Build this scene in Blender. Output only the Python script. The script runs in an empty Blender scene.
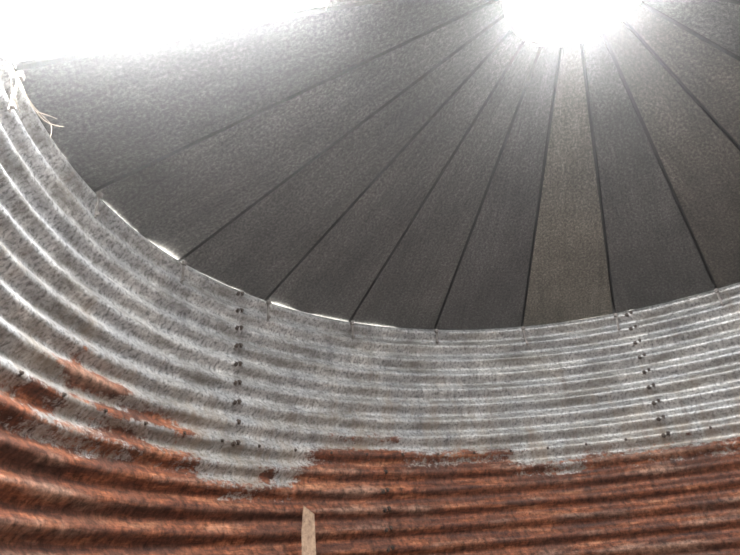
import bpy, bmesh, math, random
import numpy as np
from mathutils import Vector, Matrix, noise
random.seed(4)
R=2.1; ZC=1.5
P=[0.9298,0.5434,0.4705,-0.0863,6.3526,0.68,1.0347,0.1513,2*math.pi/21,2.0238]
d,yaw,pitch,roll=P[:4]; F=math.exp(P[4])
P0=P[9]+0.009; DP=P[8]
ZE=ZC+P[5]*R-.006; ZT=ZC+P[6]*R+.006; RT=P[7]*R
fw=Vector((math.cos(pitch)*math.cos(yaw),math.cos(pitch)*math.sin(yaw),math.sin(pitch)))
rt=Vector((math.sin(yaw),-math.cos(yaw),0)); up=rt.cross(fw)
r2=rt*math.cos(roll)+up*math.sin(roll); u2=-rt*math.sin(roll)+up*math.cos(roll)
CAM=Vector((-d*R,0,ZC))
def ray(x,y):
    return (fw*F+r2*(x-370)+u2*(277.5-y)).normalized()
def on_wall(x,y,rad=R):
    D=ray(x,y); a=D.x**2+D.y**2; b=CAM.x*D.x+CAM.y*D.y; c=CAM.x**2+CAM.y**2-rad*rad
    t=(-b+math.sqrt(b*b-a*c))/a; return CAM+D*t
def az_z(x,y):
    X=on_wall(x,y); return math.atan2(X.y,X.x),X.z
def roofz(q): return ZE+(R-q)/(R-RT)*(ZT-ZE)
sc=bpy.context.scene
# ---------------- materials
def newmat(name):
    m=bpy.data.materials.new(name); m.use_nodes=True
    nt=m.node_tree; b=nt.nodes['Principled BSDF']; return m,nt,b
def N(nt,t,**k):
    n=nt.nodes.new(t)
    for a,v in k.items(): setattr(n,a,v)
    return n
def noise_n(nt,vec,scale,detail=4,rough=.6,mapscale=None):
    if mapscale is not None:
        mp=N(nt,'ShaderNodeMapping'); mp.inputs['Scale'].default_value=mapscale
        nt.links.new(vec,mp.inputs['Vector']); vec=mp.outputs['Vector']
    n=N(nt,'ShaderNodeTexNoise'); n.inputs['Scale'].default_value=scale
    n.inputs['Detail'].default_value=detail; n.inputs['Roughness'].default_value=rough
    nt.links.new(vec,n.inputs['Vector']); return n.outputs['Fac']
def ramp(nt,fac,stops):
    r=N(nt,'ShaderNodeValToRGB'); e=r.color_ramp.elements
    while len(e)<len(stops): e.new(.5)
    for el,(p_,c) in zip(e,stops):
        el.position=p_; el.color=(c if len(c)==4 else (*c,1)) if hasattr(c,'__len__') else (c,c,c,1)
    nt.links.new(fac,r.inputs['Fac']); return r.outputs['Color']
def mathn(nt,op,a,b=None,c=None):
    n=N(nt,'ShaderNodeMath',operation=op)
    for i,v in enumerate((a,b,c)):
        if v is None: continue
        if isinstance(v,(int,float)): n.inputs[i].default_value=v
        else: nt.links.new(v,n.inputs[i])
    return n.outputs[0]
def mix(nt,fac,a,b,mode='MIX'):
    n=N(nt,'ShaderNodeMix',data_type='RGBA',blend_type=mode)
    for s,v in ((n.inputs[0],fac),(n.inputs[6],a),(n.inputs[7],b)):
        if isinstance(v,(int,float)): s.default_value=v
        elif isinstance(v,tuple): s.default_value=(*v,1) if len(v)==3 else v
        else: nt.links.new(v,s)
    return n.outputs[2]
def bump(nt,h,b,strength=.3,dist=.002):
    n=N(nt,'ShaderNodeBump'); n.inputs['Strength'].default_value=strength; n.inputs['Distance'].default_value=dist
    nt.links.new(h,n.inputs['Height']); nt.links.new(n.outputs[0],b.inputs['Normal'])

# wall: galvanised corrugated steel rusting from below
mw,nt,b=newmat('galvanised_rusty_corrugated')
uv=N(nt,'ShaderNodeUVMap'); uv.uv_map='surf'; U=uv.outputs[0]
at=N(nt,'ShaderNodeAttribute'); at.attribute_name='rust'; RV=at.outputs['Fac']
ph=N(nt,'ShaderNodeAttribute'); ph.attribute_name='corr'; PH=ph.outputs['Fac']
n_st=noise_n(nt,U,1,5,.65,(16,2.0,1))     # vertical streaks
n_fi=noise_n(nt,U,60,4,.75)
n_pt=noise_n(nt,U,3.2,6,.7,(1,2.2,1))
zinc=ramp(nt,n_pt,[(.3,(.29,.295,.30)),(.5,(.47,.47,.465)),(.70,(.66,.645,.61))])
st=ramp(nt,n_st,[(.36,.58),(.52,1.0),(.7,1.08)])
zinc=mix(nt,.7,zinc,st,'MULTIPLY')
sp=ramp(nt,n_fi,[(.38,.3),(.5,1.0),(.64,1.35)])
zinc=mix(nt,.95,zinc,sp,'MULTIPLY')
# grime collected in horizontal patches and in the furrows
gr=ramp(nt,noise_n(nt,U,1,6,.78,(2.5,9,1)),[(.47,0.0),(.64,.75)])
zinc=mix(nt,gr,zinc,(.17,.155,.13))
n_b=noise_n(nt,U,1,5,.7,(10,3,1))
stain=ramp(nt,mathn(nt,'ADD',n_b,mathn(nt,'MULTIPLY',RV,.4)),[(.38,0.0),(.62,.65)])
zinc=mix(nt,stain,zinc,(.30,.24,.18))
n_r1=noise_n(nt,U,1,6,.75,(2.2,20,1))
n_r2=noise_n(nt,U,34,5,.8)
n_r3=noise_n(nt,U,3,6,.7,(1,2.2,1))
rustc=ramp(nt,n_r1,[(.34,(.045,.021,.015)),(.46,(.125,.045,.026)),(.56,(.25,.088,.042)),(.68,(.46,.225,.125))])
rustc=mix(nt,ramp(nt,n_r3,[(.42,0.0),(.60,.75)]),rustc,(.085,.040,.028))
# rubbed, paler ridges here and there
rub=ramp(nt,mathn(nt,'MULTIPLY_ADD',PH,-.06,noise_n(nt,U,1,5,.7,(1.6,7,1))),[(.55,0.0),(.68,.5)])
rustc=mix(nt,rub,rustc,(.40,.25,.18))
rsp=ramp(nt,n_r2,[(.38,.3),(.5,1.0),(.64,1.7)])
rustc=mix(nt,.9,rustc,rsp,'MULTIPLY')
rv_str=ramp(nt,noise_n(nt,U,1,4,.6,(22,1.2,1)),[(.35,.5),(.55,1.05)])
rustc=mix(nt,.6,rustc,rv_str,'MULTIPLY')
n_e=noise_n(nt,U,1,7,.8,(5,16,1)); n_e2=noise_n(nt,U,40,4,.75)
e=mathn(nt,'ADD',RV,mathn(nt,'MULTIPLY',mathn(nt,'SUBTRACT',n_e,.5),.50))
e=mathn(nt,'ADD',e,mathn(nt,'MULTIPLY',mathn(nt,'SUBTRACT',n_e2,.5),.34))
e=mathn(nt,'ADD',e,mathn(nt,'MULTIPLY',PH,-.035))
mask=ramp(nt,mathn(nt,'MULTIPLY_ADD',e,8,.5),[(.32,0.0),(.78,1.0)])
col=mix(nt,mask,zinc,rustc)
nt.links.new(col,b.inputs['Base Color'])
met=mathn(nt,'MULTIPLY_ADD',mask,-.45,.45); nt.links.new(met,b.inputs['Metallic'])
ro=mathn(nt,'MULTIPLY_ADD',mask,.16,.45); ro=mathn(nt,'ADD',ro,mathn(nt,'MULTIPLY',mathn(nt,'SUBTRACT',n_fi,.5),.3))
nt.links.new(ro,b.inputs['Roughness'])
b.inputs['Specular IOR Level'].default_value=.35
bump(nt,mix(nt,mask,n_fi,n_r2),b,.45,.003)

# roof
mr,nt,b=newmat('dull_galvanised_roof')
uv=N(nt,'ShaderNodeUVMap'); uv.uv_map='surf'; U=uv.outputs[0]
at=N(nt,'ShaderNodeAttribute'); at.attribute_name='tone'
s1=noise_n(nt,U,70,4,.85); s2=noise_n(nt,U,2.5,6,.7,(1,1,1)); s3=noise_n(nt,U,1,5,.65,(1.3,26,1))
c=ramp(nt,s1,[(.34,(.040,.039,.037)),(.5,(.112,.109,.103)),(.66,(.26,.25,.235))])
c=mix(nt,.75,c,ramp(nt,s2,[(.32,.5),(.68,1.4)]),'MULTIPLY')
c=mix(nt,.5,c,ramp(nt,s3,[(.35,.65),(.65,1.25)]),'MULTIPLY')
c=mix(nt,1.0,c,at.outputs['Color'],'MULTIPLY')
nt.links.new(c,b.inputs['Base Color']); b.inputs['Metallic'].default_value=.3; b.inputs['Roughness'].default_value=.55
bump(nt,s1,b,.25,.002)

def simple(name,c1,c2,scale,rough=.7,metal=0,ms=None):
    m,nt,b=newmat(name); tc=N(nt,'ShaderNodeTexCoord')
    n=noise_n(nt,tc.outputs['Object'],scale,5,.65,ms)
    nt.links.new(ramp(nt,n,[(.3,c1),(.7,c2)]),b.inputs['Base Color'])
    b.inputs['Roughness'].default_value=rough; b.inputs['Metallic'].default_value=metal
    bump(nt,n,b,.3,.003); return m
m_bolt=simple('rusty_bolt_steel',(.03,.022,.018),(.09,.065,.05),40,.65,.2)
m_clip=simple('clip_steel',(.12,.10,.09),(.27,.25,.23),30,.55,.4)
m_dark=simple('seam_steel',(.025,.024,.022),(.05,.047,.044),30,.7,.2)
m_collar=simple('collar_steel',(.25,.25,.25),(.5,.5,.48),12,.5,.5)
m_floor=simple('dusty_concrete_floor',(.30,.28,.25),(.52,.49,.45),3,.95)
m_ground=simple('dry_gravel_ground',(.10,.10,.09),(.22,.21,.19),1.5,.95)
m_vine=simple('dead_vine',(.20,.165,.12),(.38,.33,.26),30,.85)
m_wood=simple('weathered_wood',(.11,.065,.04),(.30,.20,.13),9,.8,0,(7,7,.7))

def mesh_obj(name,verts,faces,mat,parent=None,smooth=False):
    me=bpy.data.meshes.new(name); me.from_pydata(verts,[],faces); me.materials.append(mat); me.update()
    if smooth: me.polygons.foreach_set('use_smooth',[True]*len(me.polygons))
    o=bpy.data.objects.new(name,me); sc.collection.objects.link(o)
    if parent: o.parent=parent
    return o
def empty(name):
    o=bpy.data.objects.new(name,None); sc.collection.objects.link(o); return o
def cyl(az,r,z): return Vector((r*math.cos(az),r*math.sin(az),z))

# ---------------- seams / rust boundary (surveyed positions on the wall)
seamA=az_z(236,370)[0]; seamB=az_z(654,385)[0]; seamL=az_z(387,510)[0]
ZTIER=az_z(233,446)[1]
step=abs(seamA-seamB); 
upper=[seamA+k*step for k in range(-3,4)]; upper=[a for a in upper if -math.pi<a<math.pi]
lower=[seamL+k*step for k in range(-3,4)]; lower=[a for a in lower if -math.pi<a<math.pi]
bp=[(0,395),(40,428),(90,442),(150,449),(188,455),(200,478),(232,486),(288,484),(300,464),(322,448),(360,446),(395,447),(402,456),(480,454),(505,453),(515,464),(578,467),(590,455),(650,450),(700,444),(739,440)]
bz=sorted(az_z(*q) for q in bp); BA=[q[0] for q in bz]; BZ=[q[1] for q in bz]
blobs=[((85,382),.26,.035),((72,374),.07,.06),((150,418),.30,.022),((110,412),.2,.02),((265,478),.08,.03),((180,432),.12,.02),((120,436),.25,.03),((30,400),.2,.03)]
blobs=[(az_z(*q),a,c_) for q,a,c_ in blobs]
PITCH=.1; AMP=.0175
NA=480; rows=int(ZE/PITCH*10)+1
NZ=rows
ZW=ZE+AMP*(ZT-ZE)/(R-RT)      # where the sheet meets the sloping roof
def corr(z): return math.cos(2*math.pi*(ZE-z)/PITCH+math.pi*.5)
verts=[];rust=[];cor=[]
for j in range(NZ+1):
    t=j/NZ
    for i in range(NA):
        az=-math.pi+2*math.pi*i/NA
        idx=(P0-az)/DP
        g=.002
        if -1.2<idx<3.6: g=.003+.026*max(0,noise.noise(Vector((az*7,3.1,0)))-.02)+.010*max(0,noise.noise(Vector((az*40,9.1,0)))-.2)
        z=(ZW-g)*t
        r=R-AMP+AMP*corr(z)
        r+=.004*noise.noise(Vector((az*1.5,z*1.0,7)))*(1-t**8)
        for s in (upper if z>ZTIER else lower):
            if -.004<az-s<.022: r-=.0035
        verts.append((r*math.cos(az),r*math.sin(az),z))
        zb=float(np.interp(az,BA,BZ)); v=zb-z
        for (ba,bzz),aw,zw in blobs:
            q=math.sqrt(((az-ba)*R/aw/.6)**2+((z-bzz)/zw)**2)
            v=max(v,.10*(1.25-q))
        rust.append(max(-.5,min(.6,v*(1.0 if v<0 else 1.25)))); cor.append(corr(z))
faces=[];uvs=[]
for j in range(NZ):
    for i in range(NA):
        i2=(i+1)%NA
        faces.append((j*NA+i,(j+1)*NA+i,(j+1)*NA+i2,j*NA+i2))
        u0=2*math.pi*i/NA*R; u1=2*math.pi*(i+1)/NA*R; v0=j/NZ*ZE; v1=(j+1)/NZ*ZE
        uvs+=[(u0,v0),(u0,v1),(u1,v1),(u1,v0)]
wall=mesh_obj('wall_round',verts,faces,mw,None,True)
ul=wall.data.uv_layers.new(name='surf'); ul.data.foreach_set('uv',np.array(uvs,dtype=np.float32).ravel())
for nm,vals in (('rust',rust),('corr',cor)):
    a=wall.data.attributes.new(nm,'FLOAT','POINT'); a.data.foreach_set('value',np.array(vals,dtype=np.float32))
# bolts on the laps
bv=[];bf=[]
def bolt(az,z,rad=.0085,h=.010):
    r=R-AMP+AMP*corr(z)+.002
    c0=cyl(az,r,z); n=Vector((-math.cos(az),-math.sin(az),0)); t=Vector((-math.sin(az),math.cos(az),0)); k=Vector((0,0,1))
    s=len(bv); a0=random.random()
    for hh,rr in ((0,rad*1.5),(h*.25,rad*1.5),(h*.25,rad),(h,rad*.9)):
        for m in range(6):
            a=a0+m*math.pi/3; bv.append(tuple(c0+n*hh+t*(rr*math.cos(a))+k*(rr*math.sin(a))))
    for l in range(3):
        for m in range(6):
            m2=(m+1)%6; bf.append((s+l*6+m,s+l*6+m2,s+(l+1)*6+m2,s+(l+1)*6+m))
    bf.append(tuple(s+18+m for m in range(6)))
ncrest=int(ZE/PITCH)
crests=[ZE-PITCH*(k+.25) for k in range(ncrest)]
for z in crests:
    lst=upper if z>ZTIER else lower
    for s in lst:
        bolt(s+.003,z+.004,.0095,.014)
        if random.random()<.85: bolt(s+.017,z-.004,.0095,.014)
ztl=min(crests,key=lambda q:abs(q-ZTIER))
ztl2=ztl-.1*11
for q in np.arange(-math.pi,math.pi,.115):
    bolt(float(q),ztl+.002*random.random(),.006) 
    if ztl2>0: bolt(float(q),ztl2)
mesh_obj('lap_bolts',bv,bf,m_bolt,wall)
# rafter clips under each roof seam
cv=[];cf=[]
def box(o,ax,ay,az_,hx,hy,hz,V,Fc):
    s=len(V)
    for sx in(-1,1):
        for sy in(-1,1):
            for sz in(-1,1): V.append(tuple(o+ax*hx*sx+ay*hy*sy+az_*hz*sz))
    for fc in((0,1,3,2),(4,6,7,5),(0,4,5,1),(2,3,7,6),(0,2,6,4),(1,5,7,3)): Fc.append(tuple(s+q for q in fc))
for i in range(21):
    az=P0-DP*i; n=Vector((-math.cos(az),-math.sin(az),0)); t=Vector((-math.sin(az),math.cos(az),0)); kz=Vector((0,0,1))
    L=random.uniform(.10,.16); tilt=random.uniform(-.12,.12); kk=(kz+t*tilt).normalized(); tt=(t-kz*tilt).normalized()
    o=cyl(az,R-AMP*2-.006,ZE-L/2-.005)
    box(o,tt,n,kk,.006,.0025,L/2,cv,cf)
    box(cyl(az,R-AMP*2-.010,ZE-.018),t,n,kz,.011,.008,.010,cv,cf)
    box(cyl(az,R-AMP*2-.014,ZE-L*.9)+t*(-tilt*L*.5),t,n,kz,.007,.006,.007,cv,cf)
mesh_obj('rafter_clips',cv,cf,m_clip,wall)

# ---------------- roof
HATCH=19
rv=[];rf=[];ruv=[];tone=[]
GW=.009; GD=.032
NR=16
qs=[R+.012+(RT-R-.012)*k/NR for k in range(NR+1)]
H0,H1=.53*R,.988*R
qs=sorted(set(qs+[H0,H1]),reverse=True); NR=len(qs)-1
tones={0:(.95,.95,.95),4:(.9,.9,.92),5:(1.55,1.47,1.30),6:(.92,.92,.92),7:(1.0,.94,.85),8:(1.05,.98,.88)}
sv=[];sf=[]
for i in range(21):
    aL=P0-DP*i; aR=aL-DP
    base=tones.get(i,None) or tuple([random.uniform(.82,1.1)]*3)
    NT=6; s=len(rv)
    for q in qs:
        gL=GW/q
        for k in range(NT+1):
            a=(aL-gL)+(aR+gL-aL+gL)*k/NT
            z=roofz(q)+.004*noise.noise(Vector((q*2,a*6,i)))*(0 if k in(0,NT) else 1)
            rv.append(tuple(cyl(a,q,z))); tone.append(base)
    for j in range(NR):
        if i==HATCH and qs[j]<=H1+1e-6 and qs[j+1]>=H0-1e-6: continue
        for k in range(NT):
            a_=s+j*(NT+1)+k
            rf.append((a_,a_+1,a_+NT+2,a_+NT+1))
            for jj,kk in((j,k),(j,k+1),(j+1,k+1),(j+1,k)):
                ruv.append((qs[jj]+i*3.3,(kk/NT-.5)*DP*qs[jj]+i*1.7))
    s=len(sv)
    pr=((-GW-.012,.0015),(-GW-.001,.0015),(-GW+.001,GD),(GW-.001,GD),(GW+.001,.0015),(GW+.012,.0015))
    for q in qs:
        for off,h in pr:
            sv.append(tuple(cyl(aL-off/q,q,roofz(q)+h)))
    for j in range(NR):
        for k in range(5):
            a_=s+j*6+k; sf.append((a_,a_+1,a_+7,a_+6))
    # crimped end cap closing the seam at the eave
    s2_=len(sv)
    for off,h in ((-GW-.004,-.006),(-GW-.004,GD+.003),(GW+.004,GD+.003),(GW+.004,-.006)):
        sv.append(tuple(cyl(aL-off/R,R+.003,roofz(R)+h)))
    sf.append((s2_,s2_+1,s2_+2,s2_+3))
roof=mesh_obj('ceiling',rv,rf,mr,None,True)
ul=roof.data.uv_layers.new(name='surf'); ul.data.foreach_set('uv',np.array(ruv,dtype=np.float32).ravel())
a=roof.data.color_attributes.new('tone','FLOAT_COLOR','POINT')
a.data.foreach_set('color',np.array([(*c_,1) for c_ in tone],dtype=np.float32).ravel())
mesh_obj('standing_seams',sv,sf,m_dark,roof)
def lathe(name,prof,mat,parent,M=96,closed=False):
    kv=[];kf=[]; n=len(prof)
    for k in range(M):
        a_=2*math.pi*k/M
        for q,h in prof: kv.append(tuple(cyl(a_,q,h)))
    for k in range(M):
        for m in range(n-1):
            x0=k*n+m; x1=((k+1)%M)*n+m; kf.append((x0,x1,x1+1,x0+1))
    if closed:
        kf.append(tuple(k*n for k in reversed(range(M)))); kf.append(tuple(k*n+n-1 for k in range(M)))
    return mesh_obj(name,kv,kf,mat,parent,not closed)
lathe('apex_collar',[(RT+.012,ZT-.006),(RT-.004,ZT-.008),(RT-.006,ZT),(RT-.006,ZT+.05),(RT,ZT+.055),(RT+.02,ZT+.05),(RT+.02,ZT)],m_collar,roof)
# hatch lip (turned up on the outside)
hv=[];hf=[]
aL=P0-DP*HATCH; aR=aL-DP
for q in (H0,H1):
    A1=cyl(aL,q,roofz(q)); A2=cyl(aR,q,roofz(q)); c_=(A1+A2)/2+Vector((0,0,.016)); t=(A2-A1).normalized(); k3=Vector((0,0,1)); n=t.cross(k3)
    box(c_,t,n,k3,(A2-A1).length/2,.002,.016,hv,hf)
mesh_obj('hatch_frame',hv,hf,m_collar,roof)

# ---------------- floor / outside ground
def disc(name,rad,z,mat,n=96):
    vs=[(0,0,z)]+[(rad*math.cos(2*math.pi*k/n),rad*math.sin(2*math.pi*k/n),z) for k in range(n)]
    return mesh_obj(name,vs,[(0,1+k,1+(k+1)%n) for k in range(n)],mat)
disc('floor',R+.02,.0,m_floor)
disc('ground',60,-.12,m_ground)

# ---------------- scatter volume added under the roof to make bloom around the openings
md=bpy.data.materials.new('bloom_haze'); md.use_nodes=True; nt=md.node_tree; nt.nodes.remove(nt.nodes['Principled BSDF'])
vs_=nt.nodes.new('ShaderNodeVolumeScatter'); vs_.inputs['Color'].default_value=(1,1,1,1); vs_.inputs['Density'].default_value=.032; vs_.inputs['Anisotropy'].default_value=.84
nt.links.new(vs_.outputs[0],nt.nodes['Material Output'].inputs['Volume'])
lathe('bloom_haze',[(R-.05,2.0),(R-.05,ZE-.01),(RT,ZT-.02)],md,roof,64,True)

# ---------------- leaning wooden board
tp=on_wall(307.5,508,R-.12); bt=on_wall(309,555,R-.26)
dirv=(bt-tp); foot=tp+dirv*(tp.z/(-dirv.z)); 
axis=(foot-tp).normalized(); L=(foot-tp).length
view=(tp-CAM).normalized(); sx=axis.cross(view).normalized(); sy=axis.cross(sx).normalized()
if sx.dot(r2)<0: sx=-sx
wv=[];wf=[]
n=14
for k in range(n+1):
    t=k/n; c_=tp+axis*L*t
    w=.032; th=.018
    for X,Y in((-1,-1),(1,-1),(1,1),(-1,1)):
        o=c_+sx*X*w*(1+.05*noise.noise(Vector((k,X,3))))+sy*Y*th
        if k==0: o+=axis*(.0 if X<0 else .06)+sx*(.012 if X<0 else 0)
        if k==n: o.z=max(o.z,0.0)
        wv.append(tuple(o))
for k in range(n):
    for m in range(4):
        m2=(m+1)%4; wf.append((k*4+m,k*4+m2,(k+1)*4+m2,(k+1)*4+m))
wf.append((3,2,1,0)); wf.append(tuple(n*4+m for m in range(4)))
mesh_obj('wooden_board',wv,wf,m_wood)

# ---------------- dead vine creeping in at the eave
vine=empty('dead_vine')
def strand(name,pts,rad,depth=.10):
    cu=bpy.data.curves.new(name,'CURVE'); cu.dimensions='3D'; cu.bevel_depth=rad; cu.bevel_resolution=2
    s=cu.splines.new('NURBS'); s.points.add(len(pts)-1); s.use_endpoint_u=True; s.order_u=3
    for k,(x,y,rad_) in enumerate(pts):
        X=on_wall(x,y,R-depth*rad_); s.points[k].co=(*X,1); s.points[k].radius=1.1-.7*k/len(pts)
    cu.materials.append(m_vine); o=bpy.data.objects.new(name,cu); sc.collection.objects.link(o); o.parent=vine
strand('stem_1',[(8,62,.45),(14,72,.5),(18,85,.6),(26,98,.8),(36,112,.95),(48,125,1.2),(64,127,1.4)],.0018)
strand('stem_2',[(9,62,.4),(20,80,.6),(28,100,.8),(42,116,1.0),(54,126,1.1),(50,138,1.2)],.0014)
strand('stem_3',[(10,60,.4),(10,78,.5),(13,92,.5),(9,106,.5)],.0022)
strand('stem_4',[(13,70,.4),(18,84,.5),(14,98,.5),(20,112,.6)],.0014)
strand('stem_5',[(36,112,.9),(46,114,1.1),(57,119,1.2)],.0012)

# ---------------- light: bright overcast sky through the openings
w=bpy.data.worlds.new('overcast_sky'); sc.world=w; w.use_nodes=True
bg=w.node_tree.nodes['Background']; bg.inputs[0].default_value=(.985,.99,1.0,1); bg.inputs[1].default_value=84
def portal(name,loc,direction,sx_,sy_,xax=None):
    l=bpy.data.lights.new(name,'AREA'); l.shape='RECTANGLE'; l.size=sx_; l.size_y=sy_
    l.cycles.is_portal=True
    o=bpy.data.objects.new(name,l); sc.collection.objects.link(o)
    z=-Vector(direction).normalized(); x=Vector(xax).normalized(); y=z.cross(x).normalized(); x=y.cross(z)
    o.matrix_world=Matrix.Translation(loc)@Matrix((x,y,z)).transposed().to_4x4()
portal('apex_skylight_portal',(0,0,ZT+.07),(0,0,-1),2*RT+.06,2*RT+.06,(1,0,0))
am=(aL+aR)/2; qm=(H0+H1)/2; sl=(ZT-ZE)/(R-RT)
rad=Vector((math.cos(am),math.sin(am),-sl)).normalized(); tg=Vector((-math.sin(am),math.cos(am),0)); nn=tg.cross(rad).normalized()
if nn.z>0: nn=-nn
portal('hatch_skylight_portal',cyl(am,qm,roofz(qm)+.05),nn,H1-H0+.15,DP*H1+.03,rad)
sc.view_settings.view_transform='Standard'

# ---------------- camera
cam=bpy.data.cameras.new('camera'); co=bpy.data.objects.new('camera',cam); sc.collection.objects.link(co)
cam.sensor_width=36; cam.lens=F/740*36; cam.clip_start=.02; cam.clip_end=500
co.matrix_world=Matrix.Translation(CAM)@Matrix((r2,u2,-fw)).transposed().to_4x4()
sc.camera=co
